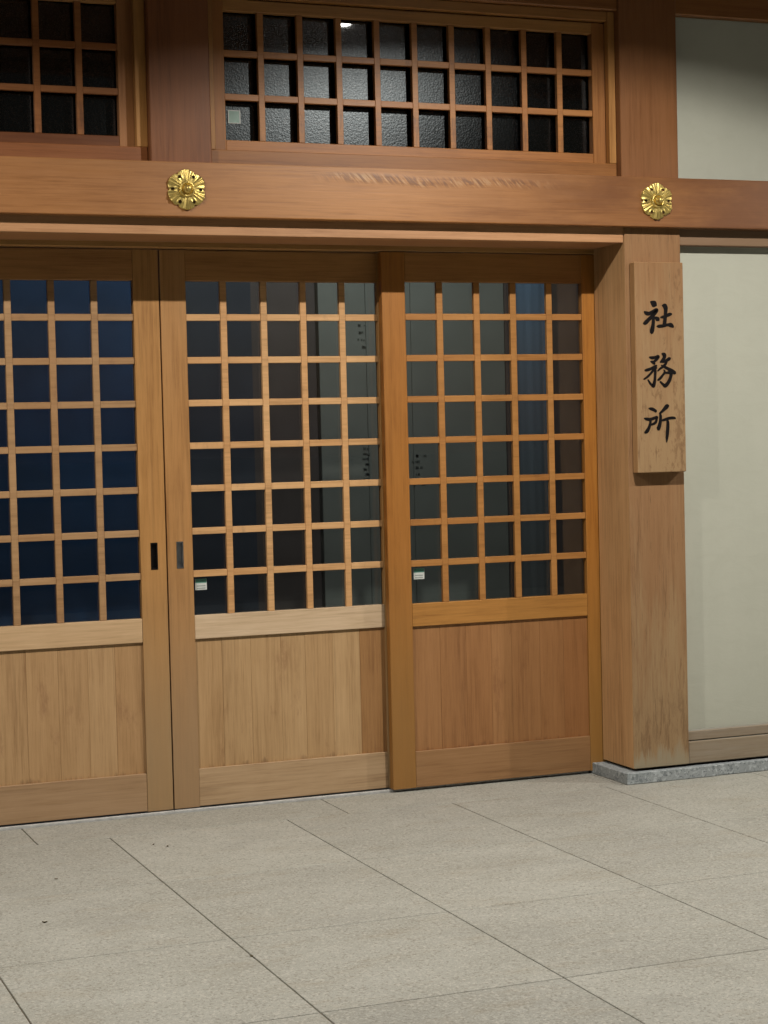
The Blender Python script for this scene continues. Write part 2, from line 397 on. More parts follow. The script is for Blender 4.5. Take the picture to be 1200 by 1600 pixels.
# ------------------------------------------------------------------ posts
def post(loc, pts, z0, z1, label, mat, color=None):
    p = MB(); p.prism([(x-loc[0], y) for x, y in pts], z0-loc[2], z1-loc[2], 'Z', bev=0.003)
    return tag(p.build('timber_post', mat, loc=loc, color=color), label, 'post', 'square timber posts of the entrance')
post((1.95, 0, 0.056), [(1.824,0),(2.079,0),(2.079,0.36),(1.873,0.36),(1.873,0.264),(1.824,0.264)], 0.056, 2.30,
     'weathered square post carrying the wooden name board beside the doors', WPOST)
post((1.948, 0, 2.30), [(1.817,0),(2.077,0),(2.077,0.36),(1.817,0.36)], 2.302, 3.42,
     'upper square post above the right gold rosette, between transom window and cream wall', WZ, (0.52,0.42,0.46))
post((0.013, 0, 2.30), [(-0.101,0),(0.127,0),(0.127,0.36),(-0.101,0.36)], 2.302, 3.42,
     'upper square post above the left gold rosette, between the two transom windows', WZ, (0.46,0.32,0.32))
post((-1.95, 0, 0.056), [(-2.05,0),(-1.796,0),(-1.796,0.264),(-1.845,0.264),(-1.845,0.36),(-2.05,0.36)], 0.056, 3.42,
     'square post at the far left end of the doorway', WPOST)

# ------------------------------------------------------------------ beam, head rail, sills, wall plate
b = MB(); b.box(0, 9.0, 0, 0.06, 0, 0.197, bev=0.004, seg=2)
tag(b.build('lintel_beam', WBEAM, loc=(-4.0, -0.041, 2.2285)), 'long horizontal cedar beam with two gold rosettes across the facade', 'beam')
k = thing('lintel_rail', 'pale wooden head rail with door grooves under the long beam', 'head rail', (0.014, 0.1, 2.15))
h = MB(); h.box(-1.808, 1.808, -0.095, 0.165, 0.0185, 0.15, bev=0.002)
h.build('front_rail', WX, k, color=(1.03,1.04,1.55))
h = MB(); h.box(-1.857, 1.857, 0.168, 0.262, 0.0, 0.149, bev=0.002)
h.build('groove_strip', WX, k)
for x0, x1, lab, sc_ in ((0.129, 1.815, 'wooden sill strip between the beam and the wide right transom window', (0.66,0.52,0.42)),
                    (-1.794, -0.103, 'wooden sill strip between the beam and the left transom window', (0.58,0.40,0.38))):
    s = MB(); w = x1-x0; s.box(-w/2, w/2, 0, 0.2, 0, 0.184, bev=0.002)
    tag(s.build('window_sill', WX, loc=((x0+x1)/2, 0.036, 2.302), color=sc_), lab, 'sill')
w = MB(); w.box(0, 9.2, 0, 0.25, 0, 0.36, bev=0.004)
tag(w.build('wall_plate', WX, loc=(-4.0, 0.014, 3.088), color=(0.62,0.50,0.46)), 'dark horizontal timber along the top of the facade above the transom windows', 'beam')

# ------------------------------------------------------------------ plaster walls and their timbers on the right
w = MB(); w.box(0, 3.4, 0, 0.12, 0, 0.66, bev=0)
tag(w.build('plaster_wall', PLASTER, loc=(2.06, 0.052, 2.427)), 'upper cream plaster panel above the beam right of the post', 'wall')
w = MB(); w.box(0, 3.4, 0, 0.12, 0, 2.14, bev=0)
tag(w.build('plaster_wall', PLASTER, loc=(2.06, 0.052, 0.10)), 'tall cream plaster wall right of the name board post', 'wall')
w = MB(); w.box(0, 3.2, 0, 0.09, 0, 0.12, bev=0.003)
tag(w.build('head_rail', WSILL, loc=(2.081, 0.010, 2.163), color=(0.62,0.42,0.36)), 'thin weathered brown rail under the beam above the cream wall', 'rail')
k = thing('ground_sill', 'grey weathered timber sill at the foot of the cream wall', 'sill', (2.081, 0.0, 0.0555))
w = MB(); w.box(0, 3.2, 0.006, 0.10, 0, 0.090, bev=0.003); w.build('lower_timber', WSILL, k)
w = MB(); w.box(0, 3.2, 0.014, 0.10, 0.0925, 0.131, bev=0.003); w.build('upper_timber', WSILL, k, color=(0.92,0.92,0.94))
# far left wall (beyond the frame)
w = MB(); w.box(0, 3.2, 0, 0.12, 0, 3.0, bev=0)
tag(w.build('plaster_wall', PLASTER, loc=(-5.25, 0.052, 0.06)), 'cream plaster wall at the far left of the doorway', 'wall')

# ------------------------------------------------------------------ sliding doors
def recessed_stile(x0, x1, y0, y1, z0, z1, hx0, hx1, hz0, hz1, depth):
    m = MB(); bm = m.bm
    def V(x, y, z): return bm.verts.new((x, y, z))
    o = [V(x0,y0,z0), V(x1,y0,z0), V(x1,y0,z1), V(x0,y0,z1)]
    i = [V(hx0,y0,hz0), V(hx1,y0,hz0), V(hx1,y0,hz1), V(hx0,y0,hz1)]
    d = [V(hx0,y0+depth,hz0), V(hx1,y0+depth,hz0), V(hx1,y0+depth,hz1), V(hx0,y0+depth,hz1)]
    b = [V(x0,y1,z0), V(x1,y1,z0), V(x1,y1,z1), V(x0,y1,z1)]
    for a in range(4):
        n = (a+1) % 4
        bm.faces.new((o[a], o[n], i[n], i[a])); bm.faces.new((i[a], i[n], d[n], d[a]))
        bm.faces.new((o[n], o[a], b[a], b[n]))
    bm.faces.new(d); bm.faces.new(b[::-1])
    bmesh.ops.recalc_face_normals(bm, faces=bm.faces[:])
    m._tone(bm.faces, 0.5)
    return m

DW, ST = 0.983, 0.099
PITCH = 0.1635
def door(x, y, label, stile_col, rail_col, board_col, seed, handle=None, sticker=None, tones=None):
    t = thing('sliding_door', label, 'sliding door', (x, y, 0.012), 'latticed sliding doors of the entrance')
    Z = lambda z: z-0.012
    top = 2.147
    rn = random.Random(seed)
    for side in (0, 1):
        x0 = 0.0 if side == 0 else DW-ST
        if handle and handle[0] == side:
            hx = handle[1]; hz0, hz1 = Z(0.934), Z(1.037)
            st = recessed_stile(x0, x0+ST, 0, 0.036, 0, Z(top), hx-0.0105, hx+0.0105, hz0+0.003, hz1-0.003, 0.014)
            st.build('stile', WSTILE, t, color=stile_col[side])
            # cup + rim of the finger pull
            hm = handle[2]; hb = MB()
            hb.box(hx-0.0135, hx-0.0085, -0.0018, 0.012, hz0, hz1, bev=0.0006)
            hb.box(hx+0.0085, hx+0.0135, -0.0018, 0.012, hz0, hz1, bev=0.0006)
            hb.box(hx-0.0084, hx+0.0084, -0.0018, 0.012, hz0, hz0+0.006, bev=0.0006)
            hb.box(hx-0.0084, hx+0.0084, -0.0018, 0.012, hz1-0.006, hz1, bev=0.0006)
            hb.box(hx-0.0084, hx+0.0084, 0.0115, 0.0136, hz0+0.0062, hz1-0.0062, bev=0)
            tag(hb.build('finger_pull', hm, t), handle[3])
        else:
            st = MB(); st.box(x0, x0+ST, 0, 0.036, 0, Z(top), bev=0.002)
            st.build('stile', WSTILE, t, color=stile_col[side])
    a, b_ = ST+0.0003, DW-ST-0.0003
    r = MB(); r.box(a, b_, 0.0015, 0.034, 0.001, Z(0.158), bev=0.0018); r.build('bottom_rail', WX, t, color=rail_col[0])
    r = MB(); r.box(a, b_, 0.0015, 0.034, Z(0.659), Z(0.750), bev=0.0018); r.build('middle_rail', WX, t, color=rail_col[1])
    r = MB(); r.box(a, b_, 0.0015, 0.034, Z(2.030), Z(top), bev=0.0018); r.build('top_rail', WX, t, color=rail_col[2])
    # boarded lower panel
    p = MB(); n = 7; bx = a-0.004; wtot = (b_-a+0.008)
    cuts = [0]+[ (i+rn.uniform(-0.12,0.12))/n for i in range(1, n)]+[1]
    for i in range(n):
        p.box(bx+wtot*cuts[i]+0.00015, bx+wtot*cuts[i+1]-0.00015, 0.012+rn.uniform(0,0.0006), 0.022, Z(0.153), Z(0.664), bev=0.0009, tone=(tones[i] if tones else rn.uniform(0.4, 0.9)))
    p.build('board_panel', WBOARD, t, color=board_col)
    # lattice: 4 uprights x 7 crossbars, halved into each other
    l = MB(); bw = 0.0255
    cl = (DW-2*ST-4*bw)/5
    for i in range(4):
        cx = ST+cl*(i+1)+bw*(i+0.5)
        l.box(cx-bw/2+rn.uniform(-.0006,.0006), cx+bw/2+rn.uniform(-.0006,.0006), 0.0035, 0.021, Z(0.750)+0.0003, Z(2.030)-0.0003, bev=0.0014, tone=rn.uniform(0.35, 0.95))
    for j in range(7):
        cz = Z(0.750+PITCH*(j+1)-0.0032)
        xx = a
        for i in range(5):          # between the uprights
            x1 = ST+cl*(i+1)+bw*i-0.0001 if i < 4 else b_
            l.box(xx, x1, 0.0042, 0.021, cz-bw/2, cz+bw/2, bev=0.0014, tone=rn.uniform(0.35, 0.95))
            xx = x1+bw+0.0002
    l.build('lattice', WLAT, t, color=rail_col[3])
    gp = MB(); gp.box(a-0.003, b_+0.003, 0.025, 0.029, Z(0.745), Z(2.034), bev=0)
    gp.build('glass_pane', GLASS, t)
    if sticker:
        sx, sz = sticker
        sk = MB(); sk.box(sx, sx+0.046, 0.0238, 0.0248, Z(sz), Z(sz)+0.043, bev=0)
        so = sk.build('sticker', STK_WHITE, t); tag(so, 'tiny green and white sticker on the glass')
        sk = MB(); sk.box(sx+0.001, sx+0.045, 0.0232, 0.0237, Z(sz)+0.027, Z(sz)+0.0425, bev=0); sk.build('green_band', STK_GREEN, so)
        sk = MB()
        for q in range(2): sk.box(sx+0.006, sx+0.040, 0.0232, 0.0237, Z(sz)+0.005+q*0.009, Z(sz)+0.008+q*0.009, bev=0)
        sk.build('printed_lines', STK_GREY, so)
    return t
w1 = (1,1,1)
door(0.003, 0.320, 'middle latticed sliding door with steel finger pull and blue grey glass', [(0.98,0.95,1.0),(1.0,0.98,0.95)], [(1.06,1.38,2.5),(1.38,1.98,4.1),(0.95,0.9,0.9),(1.42,1.60,2.3)],
     (1.25,1.28,1.25), 11, (0, 0.0485, STEEL, 'steel finger pull'), (0.112, 0.846), (0.55,0.78,0.70,0.85,0.62,0.88,0.12))
door(0.886, 0.270, 'right latticed sliding door standing forward beside the post, deeper orange wood', [(0.84,0.64,0.33),(0.92,0.71,0.36)], [(0.73,0.75,1.0),(1.0,0.90,0.65),(0.9,0.8,0.7),(0.95,0.84,0.72)],
     (0.95,0.745,0.55), 23, None, (0.118, 0.846), (0.62,0.50,0.42,0.66,0.55,0.45,0.30))
door(-0.003-DW, 0.320, 'left latticed sliding door with black finger pull and navy blue glass', [(0.98,0.94,0.9),(1.0,0.97,0.95)], [(0.85,1.03,1.75),(1.27,1.66,2.95),(0.95,0.88,0.9),(0.92,1.05,1.6)],
     (1.22,1.22,1.18), 37, (1, DW-0.0465, BLACKMETAL, 'black finger pull'))
door(-0.858-DW, 0.270, 'far left latticed sliding door standing forward of its neighbour', [w1,w1], [(0.9,0.85,0.8),w1,(0.9,0.85,0.8),w1], (0.9,0.85,0.8), 51)

k = thing('door_track', 'thin metal sliding track along the foot of the doors', 'track', (0.014, 0.3, -0.002))
r = MB(); r.box(-1.80, 1.80, -0.002, 0.013, 0.0, 0.0115, bev=0.0008); r.build('rail', ALU, k)
r = MB(); r.box(-1.80, 1.80, 0.0135, 0.075, 0.0, 0.0035, bev=0); r.build('groove_liner', BLACKMETAL, k)

# ------------------------------------------------------------------ transom windows
def transom(x0, x1, ncell, label, jl, jr, cr, cs, clat):
    y = 0.070
    t = thing('transom_window', label, 'window', ((x0+x1)/2, y, 2.4885), 'latticed transom windows above the doors')
    w = (x1-x0)/2
    Z = lambda z: z-2.4885
    sw, bw = 0.056, 0.0235
    for sx in (-w, w-sw):
        s = MB(); s.box(sx, sx+sw, 0, 0.034, 0, Z(3.046), bev=0.0018); s.build('stile', WZ, t, color=cs)
    a, b_ = -w+sw+0.0003, w-sw-0.0003
    r = MB(); r.box(a, b_, 0.001, 0.033, 0.0, Z(2.528), bev=0.0018); r.build('bottom_rail', WX, t, color=cr)
    r = MB(); r.box(a, b_, 0.001, 0.033, Z(3.003), Z(3.046), bev=0.0018); r.build('top_rail', WX, t, color=(0.95,0.9,0.85))
    l = MB(); rn = random.Random(ncell)
    cl = ((b_-a)-(ncell-1)*bw)/ncell
    for i in range(ncell-1):
        cx = a+cl*(i+1)+bw*(i+0.5)
        l.box(cx-bw/2, cx+bw/2, 0.003, 0.024, Z(2.528)+.0003, Z(3.003)-.0003, bev=0.0013, tone=rn.uniform(0.35, 0.95))
    for cz in (2.6875, 2.8480):
        xx = a
        for i in range(ncell):
            x1_ = xx+cl-0.0001
            l.box(xx, x1_, 0.0036, 0.024, Z(cz)-bw/2, Z(cz)+bw/2, bev=0.0013, tone=rn.uniform(0.35, 0.95))
            xx = x1_+bw+0.0001
    l.build('lattice', WLAT, t, color=clat)
    gp = MB(); gp.box(a-0.003, b_+0.003, 0.046, 0.050, Z(2.523), Z(3.007), bev=0); gp.build('glass_pane', FIGURED, t)
    for jx0, jx1 in (jl, jr):
        j = MB(); cx = (x0+x1)/2
        j.box(jx0-cx, jx1-cx, -0.034, -0.002, Z(2.4865), Z(3.086), bev=0.0015); j.build('jamb', WZ, t, color=(0.95,0.88,0.78))
    j = MB(); j.box(jl[1]-cx+.0005, jr[0]-cx-.0005, -0.030, 0.09, Z(3.050), Z(3.0865), bev=0.0015); j.build('head', WX, t, color=(0.8,0.72,0.66))
    j = MB(); j.box(-w-0.0, w, 0.052, 0.09, 0.0, Z(2.520), bev=0); j.build('back_stop', WX, t, color=(0.5,0.45,0.4))
    return t
t = transom(0.148, 1.787, 10, 'wide right transom window of three rows of panes with a square sticker', (0.1285, 0.153), (1.786, 1.8155), (0.90,0.72,0.62), (0.78,0.62,0.52), (0.90,0.74,0.66))
sk = MB(); sk.box(-0.741, -0.693, 0.0436, 0.0446, 2.597-2.4885, 2.646-2.4885, bev=0)
so = sk.build('sticker', STK_PALE, t); tag(so, 'pale green square sticker on the glass')
sk = MB()
x0, x1, z0, z1 = -0.741, -0.693, 0.1085, 0.1575
for q in ((x0, x0+0.004, z0, z1), (x1-0.004, x1, z0, z1), (x0+0.0042, x1-0.0042, z0, z0+0.003), (x0+0.0042, x1-0.0042, z1-0.003, z1)):
    sk.box(q[0], q[1], 0.0430, 0.0435, q[2], q[3], bev=0)
sk.build('sticker_border', STK_WHITE, so)
transom(-1.752, -0.1405, 10, 'left transom window with dark panes, cut by the left side of the photo', (-1.7935, -1.752), (-0.1425, -0.1015), (0.33,0.20,0.14), (0.80,0.68,0.75), (0.72,0.56,0.56))

# ------------------------------------------------------------------ gold rosettes (nail covers)
def rosette_mesh():
    me = bpy.data.meshes.new('petal_plate'); bm = bmesh.new()
    NA, rs = 144, [0.021,0.026,0.031,0.036,0.041,0.046,0.051,0.056,0.060,0.064,0.067,0.070,0.0725]
    def rimr(th):
        a = (th-math.pi/2) % (math.pi/3)
        a = min(a, math.pi/3-a)                  # 0 on a petal's middle line, 30 deg at the holes
        notch = 0.93 if abs(a-math.pi/6) < 0.075 else 1.0
        return (1.0-0.075*(a/(math.pi/6))**1.5)*notch
    def hgt(r, th):
        a = (th-math.pi/2) % (math.pi/3)
        if a > math.pi/6: a -= math.pi/3
        u = (r-0.021)/0.0515
        d = abs(a)*r                            # distance from the petal's middle line
        half = 0.0035+0.0085*u                  # each petal: two rounded ribs with a groove between
        ridge = 0.0075*math.exp(-((d-half*0.62)/(half*0.50))**2)*(0.55+0.45*u)
        base = 0.0105-0.0065*u*u
        lip = 0.0030*math.exp(-((math.pi/6-abs(a))*r/0.0042-1.7)**2)*math.exp(-((r-0.053)/0.012)**2)
        return base+ridge+lip
    grid = []
    for i in range(NA):
        th = 2*math.pi*i/NA; row = []
        for r in rs:
            rr = 0.021+(r-0.021)*((0.0725*rimr(th)-0.021)/(0.0725-0.021))
            row.append(bm.verts.new((rr*math.cos(th), -hgt(rr, th), rr*math.sin(th))))
        rr *= 1.0
        row.append(bm.verts.new((rr*math.cos(th)*1.005, 0.0, rr*math.sin(th)*1.005)))
        grid.append(row)
    def inhole(c):
        r = math.hypot(c.x, c.z); th = math.atan2(c.z, c.x)
        a = th % (math.pi/3)
        if a > math.pi/6: a -= math.pi/3
        x, y = r-0.0515, a*r
        return (x/0.0062)**2+((abs(y)-0.0018)/0.0038)**2 < 1
    for i in range(NA):
        A, B = grid[i], grid[(i+1) % NA]
        for j in range(len(A)-1):
            c = (A[j].co+A[j+1].co+B[j].co+B[j+1].co)/4
            if j < len(A)-2 and inhole(c): continue
            bm.faces.new((A[j], B[j], B[j+1], A[j+1]))
    bmesh.ops.recalc_face_normals(bm, faces=bm.faces[:])
    ctr = sum((f.normal.y for f in bm.faces))
    if ctr > 0: bmesh.ops.reverse_faces(bm, faces=bm.faces[:])
    bm.to_mesh(me); bm.free(); return me
def lathe(prof, n=40, flute=0.0, nf=0):
    me = bpy.data.meshes.new('boss'); bm = bmesh.new(); rings = []
    for r, h in prof:
        ring = []
        for i in range(n):
            th = 2*math.pi*i/n; rr = r*(1+flute*math.cos(nf*th)) if nf else r
            ring.append(bm.verts.new((rr*math.cos(th), -h, rr*math.sin(th))))
        rings.append(ring)
    for A, B in zip(rings[:-1], rings[1:]):
        for i in range(n): bm.faces.new((A[i], A[(i+1)%n], B[(i+1)%n], B[i]))
    bm.faces.new(rings[-1])
    bmesh.ops.recalc_face_normals(bm, faces=bm.faces[:]); bm.to_mesh(me); bm.free(); return me
PLATE = rosette_mesh()
COLLAR = lathe([(0.0290,0.004),(0.0300,0.013),(0.0275,0.0185),(0.0235,0.0200),(0.0200,0.0165),(0.0185,0.0125),(0.004,0.0120)], 72, 0.03, 18)
KNOB = lathe([(0.0150,0.0115),(0.0155,0.0200),(0.0130,0.0240),(0.0100,0.0255),(0.0090,0.0290),(0.0115,0.0325),(0.0118,0.0370),(0.0095,0.0412),(0.0055,0.0437),(0.0015,0.0445)], 40)
PLATE.materials.append(GOLD); COLLAR.materials.append(GOLD); KNOB.materials.append(GOLD)
for x, z, lab in ((0.0145, 2.3255, 'left gold rosette nail cover on the beam over the seam of the doors'),
                  (1.948, 2.330, 'right gold rosette nail cover on the beam over the name board post')):
    t = thing('nail_cover', lab, 'nail cover', (x, -0.0415, z), 'gold rosette nail covers on the beam')
    for nm, mesh in (('petal_plate', PLATE), ('collar', COLLAR), ('knob', KNOB)):
        o = bpy.data.objects.new(nm, mesh); col.objects.link(o); o.parent = t
        for p in mesh.polygons: p.use_smooth = True

# ------------------------------------------------------------------ name board with three characters
KANJI = [[
  [(-0.0388, 0.6808, 0.0031), (-0.0323, 0.6771, 0.008), (-0.0243, 0.6723, 0.0116), (-0.0178, 0.6686, 0.0092), (-0.0139, 0.6663, 0.0043)] ,
  [(-0.068, 0.6416, 0.0031), (-0.0603, 0.6356, 0.0067), (-0.0479, 0.6336, 0.0067), (-0.0331, 0.6394, 0.0061), (-0.0149, 0.6486, 0.0061), (-0.01, 0.6466, 0.0049), (-0.0184, 0.638, 0.0067), (-0.0335, 0.6228, 0.0067), (-0.0484, 0.6107, 0.0067), (-0.0634, 0.5978, 0.0073), (-0.0723, 0.5941, 0.0043)] ,
  [(-0.0279, 0.6208, 0.0049), (-0.0283, 0.605, 0.0061), (-0.0299, 0.5878, 0.0067), (-0.0346, 0.5678, 0.0083), (-0.0371, 0.5564, 0.0061)] ,
  [(-0.0247, 0.6193, 0.0024), (-0.0156, 0.6159, 0.0061), (-0.0075, 0.6108, 0.008), (-0.0027, 0.6059, 0.0031)] ,
  [(0.0048, 0.6188, 0.0024), (0.014, 0.62, 0.0049), (0.0305, 0.6237, 0.0049), (0.0455, 0.6304, 0.0061), (0.0564, 0.6321, 0.0031)] ,
  [(0.0143, 0.6658, 0.0031), (0.0231, 0.6639, 0.0092), (0.0289, 0.6561, 0.0083), (0.0282, 0.6395, 0.0067), (0.0258, 0.6165, 0.0067), (0.0215, 0.5855, 0.0073)] ,
  [(-0.0124, 0.5827, 0.0024), (-0.0032, 0.5835, 0.0055), (0.0166, 0.585, 0.0055), (0.0364, 0.589, 0.0049), (0.0512, 0.5878, 0.008), (0.0626, 0.5806, 0.0037)] ,
  ],
  [
  [(-0.0489, 0.4602, 0.003), (-0.0378, 0.458, 0.0056), (-0.0237, 0.4593, 0.0049), (-0.0116, 0.4634, 0.0052), (-0.0072, 0.4613, 0.0045), (-0.0158, 0.4519, 0.0049), (-0.0281, 0.4425, 0.0045)] ,
  [(-0.0441, 0.4433, 0.0022), (-0.0361, 0.4412, 0.0052), (-0.0282, 0.4362, 0.0052), (-0.0255, 0.432, 0.003)] ,
  [(-0.0708, 0.4078, 0.003), (-0.0608, 0.4095, 0.0052), (-0.0427, 0.4146, 0.0049), (-0.0265, 0.4229, 0.0045), (-0.0164, 0.4263, 0.0034)] ,
  [(-0.0763, 0.3729, 0.0026), (-0.0634, 0.3797, 0.0037), (-0.0463, 0.3936, 0.0041), (-0.0307, 0.4099, 0.0041), (-0.0165, 0.4186, 0.003)] ,
  [(-0.0307, 0.4145, 0.0037), (-0.0243, 0.4099, 0.0052), (-0.0248, 0.3871, 0.0049), (-0.0269, 0.366, 0.0056), (-0.0329, 0.3468, 0.0067), (-0.0381, 0.3469, 0.0045), (-0.0487, 0.3575, 0.0041), (-0.0576, 0.3706, 0.0026)] ,
  [(0.0087, 0.4739, 0.0037), (0.0187, 0.4692, 0.0075), (0.0184, 0.4587, 0.0064), (0.0102, 0.4482, 0.0052), (0.0, 0.4395, 0.003)] ,
  [(0.004, 0.4402, 0.0022), (0.0141, 0.4429, 0.0052), (0.0262, 0.4456, 0.0052), (0.0405, 0.4533, 0.006), (0.0466, 0.4561, 0.003)] ,
  [(0.0311, 0.4481, 0.0034), (0.026, 0.4358, 0.0045), (0.0137, 0.4236, 0.0045), (-0.0026, 0.4132, 0.0037), (-0.0128, 0.4045, 0.0022)] ,
  [(0.0037, 0.4282, 0.0019), (0.0137, 0.4236, 0.0041), (0.0316, 0.4153, 0.0052), (0.0516, 0.4046, 0.0071), (0.0656, 0.3967, 0.006), (0.0696, 0.3939, 0.0022)] ,
  [(0.0154, 0.4095, 0.0022), (0.0193, 0.4007, 0.0041), (0.0089, 0.3867, 0.0041), (-0.0054, 0.3728, 0.0045), (-0.0136, 0.3687, 0.0026)] ,
  [(0.0151, 0.3965, 0.0022), (0.0293, 0.3978, 0.0041), (0.0446, 0.3976, 0.0056), (0.0485, 0.3916, 0.006), (0.0429, 0.3723, 0.006), (0.0316, 0.3548, 0.0064), (0.0193, 0.3462, 0.0067), (0.0102, 0.3516, 0.0045), (-0.0016, 0.3622, 0.0037)] ,
  ],
  [
  [(-0.056, 0.2559, 0.0022), (-0.046, 0.2547, 0.0052), (-0.0341, 0.251, 0.0056), (-0.023, 0.2437, 0.0049)] ,
  [(-0.078, 0.2173, 0.0022), (-0.0668, 0.2143, 0.0052), (-0.0501, 0.2126, 0.0056), (-0.0307, 0.2179, 0.0052), (-0.0194, 0.2212, 0.0045), (-0.0208, 0.2131, 0.0045), (-0.0263, 0.2002, 0.0049), (-0.0393, 0.1934, 0.0041), (-0.0505, 0.1908, 0.0034)] ,
  [(-0.0501, 0.2119, 0.0049), (-0.0504, 0.1979, 0.0049), (-0.0564, 0.1804, 0.0056), (-0.0659, 0.1659, 0.0067), (-0.076, 0.1598, 0.0037)] ,
  [(0.0338, 0.266, 0.0045), (0.0265, 0.2633, 0.0079), (0.0142, 0.2523, 0.006), (0.0019, 0.2419, 0.0045), (-0.0083, 0.235, 0.003)] ,
  [(-0.0055, 0.2364, 0.0034), (-0.0033, 0.2251, 0.0052), (-0.0044, 0.2075, 0.0056), (-0.008, 0.19, 0.0067), (-0.0148, 0.1743, 0.0071), (-0.0177, 0.1708, 0.003)] ,
  [(-0.0008, 0.2068, 0.0022), (0.0133, 0.21, 0.0045), (0.0336, 0.2153, 0.0049), (0.0538, 0.217, 0.0049), (0.0651, 0.2147, 0.003)] ,
  [(0.0246, 0.2112, 0.0034), (0.0292, 0.1999, 0.0056), (0.0288, 0.1787, 0.0064), (0.0263, 0.1541, 0.0064), (0.0238, 0.133, 0.0045), (0.0223, 0.1196, 0.0015)] ,
  ]]
t = thing('name_board', 'narrow vertical wooden name board with three black brush characters on the post', 'sign', (1.951, 0.0, 1.25))
s = MB(); s.box(-0.1095, 0.1115, -0.045, -0.004, 0.0, 0.838, bev=0.003, seg=2)
s.build('board', WSIGN, t, color=(1.0,1.0,1.0))
s = MB(); s.box(-0.06, 0.06, -0.0039, 0.0004, 0.05, 0.79, bev=0); s.build('batten', WZ, t, color=(0.5,0.45,0.4))
def brush(strokes):
    bm = bmesh.new(); y0, y1 = -0.0462, -0.0440
    for si, st in enumerate(strokes):
        pts = [Vector((a, b)) for a, b, c in st]; hw = [c*1.16 for a, b, c in st]
        # Catmull-Rom resample
        P, H = [], []
        for i in range(len(pts)-1):
            p0 = pts[max(i-1,0)]; p1 = pts[i]; p2 = pts[i+1]; p3 = pts[min(i+2,len(pts)-1)]
            h0 = hw[max(i-1,0)]; h1 = hw[i]; h2 = hw[i+1]; h3 = hw[min(i+2,len(pts)-1)]
            for q in range(5):
                u = q/5
                cr = lambda a,b,c,d: 0.5*((2*b)+(c-a)*u+(2*a-5*b+4*c-d)*u*u+(3*b-a-3*c+d)*u**3)
                P.append(cr(p0,p1,p2,p3)); H.append(max(0.0012, cr(h0,h1,h2,h3)))
        P.append(pts[-1]); H.append(hw[-1])
        dy = -0.00004*si
        L, Rr = [], []
        for i in range(len(P)):
            d = (P[min(i+1,len(P)-1)]-P[max(i-1,0)])
            if d.length < 1e-7: d = Vector((1,0))
            d.normalize(); nrm = Vector((-d.y, d.x))
            L.append(P[i]+nrm*H[i]); Rr.append(P[i]-nrm*H[i])
        e0 = (P[0]-P[1]).normalized()*H[0]*0.7+P[0]; e1 = (P[-1]-P[-2]).normalized()*H[-1]*0.7+P[-1]
        F = [(bm.verts.new((a.x, y0+dy, a.y)), bm.verts.new((b.x, y0+dy, b.y))) for a, b in zip(L, Rr)]
        Bk = [(bm.verts.new((a.x, y1, a.y)), bm.verts.new((b.x, y1, b.y))) for a, b in zip(L, Rr)]
        for i in range(len(F)-1):
            bm.faces.new((F[i][0], F[i+1][0], F[i+1][1], F[i][1]))
            bm.faces.new((F[i][0], Bk[i][0], Bk[i+1][0], F[i+1][0]))
            bm.faces.new((F[i][1], F[i+1][1], Bk[i+1][1], Bk[i][1]))
        for e, i in ((e0, 0), (e1, len(F)-1)):
            a = bm.verts.new((e.x, y0+dy, e.y)); c = bm.verts.new((e.x, y1, e.y))
            bm.faces.new((F[i][0], F[i][1], a)); bm.faces.new((F[i][0], a, c, Bk[i][0])); bm.faces.new((F[i][1], Bk[i][1], c, a))
    bmesh.ops.recalc_face_normals(bm, faces=bm.faces[:])
    me = bpy.data.meshes.new('character'); bm.to_mesh(me); bm.free(); return me
for kj, lb in zip(KANJI, ('top black brush character', 'middle black brush character', 'bottom black brush character')):
    tag(link('character', brush(kj), INK, t), lb)

# ------------------------------------------------------------------ scraps of leaf on the paving
def leaf(x, y, rz, s):
    bm = bmesh.new(); n = 7; rows = []
    for i in range(n):
        u = i/(n-1); wd = 0.30*math.sin(math.pi*(0.08+0.9*u))
        z = 0.06+0.22*(u-0.5)**2+0.05*math.sin(u*7)
        rows.append([bm.verts.new((u-0.5, -wd, z+0.10)), bm.verts.new((u-0.5, 0, z)), bm.verts.new((u-0.5, wd, z+0.12))])
    for A, B in zip(rows[:-1], rows[1:]):
        for j in range(2): bm.faces.new((A[j], B[j], B[j+1], A[j+1]))
    bmesh.ops.scale(bm, vec=(s, s, s), verts=bm.verts[:])
    g_ = bmesh.ops.extrude_face_region(bm, geom=bm.faces[:])
    bmesh.ops.translate(bm, vec=(0, 0, 0.0006), verts=[v for v in g_['geom'] if isinstance(v, bmesh.types.BMVert)])
    bmesh.ops.recalc_face_normals(bm, faces=bm.faces[:])
    me = bpy.data.meshes.new('leaf_scrap'); bm.to_mesh(me); bm.free()
    o = link('leaf_scrap', me, LEAFM, loc=(x, y, 0.0003)); o.rotation_euler.z = rz
    return tag(o, 'tiny dark dry leaf scrap on the stone paving', 'leaf', 'dry leaf scraps on the paving')
LEAVES = [(-0.637, -0.571), (-0.181, -0.263), (-0.781, -1.109), (-0.218, -0.209), (-0.335, -1.733), (0.878, -0.231), (0.397, -1.274), (1.456, -1.055), (1.475, -1.054), (-0.325, -2.202)]
for i, (x, y) in enumerate(LEAVES[:5]): leaf(x, y, i*1.3, 0.011+0.003*((i*7) % 3))

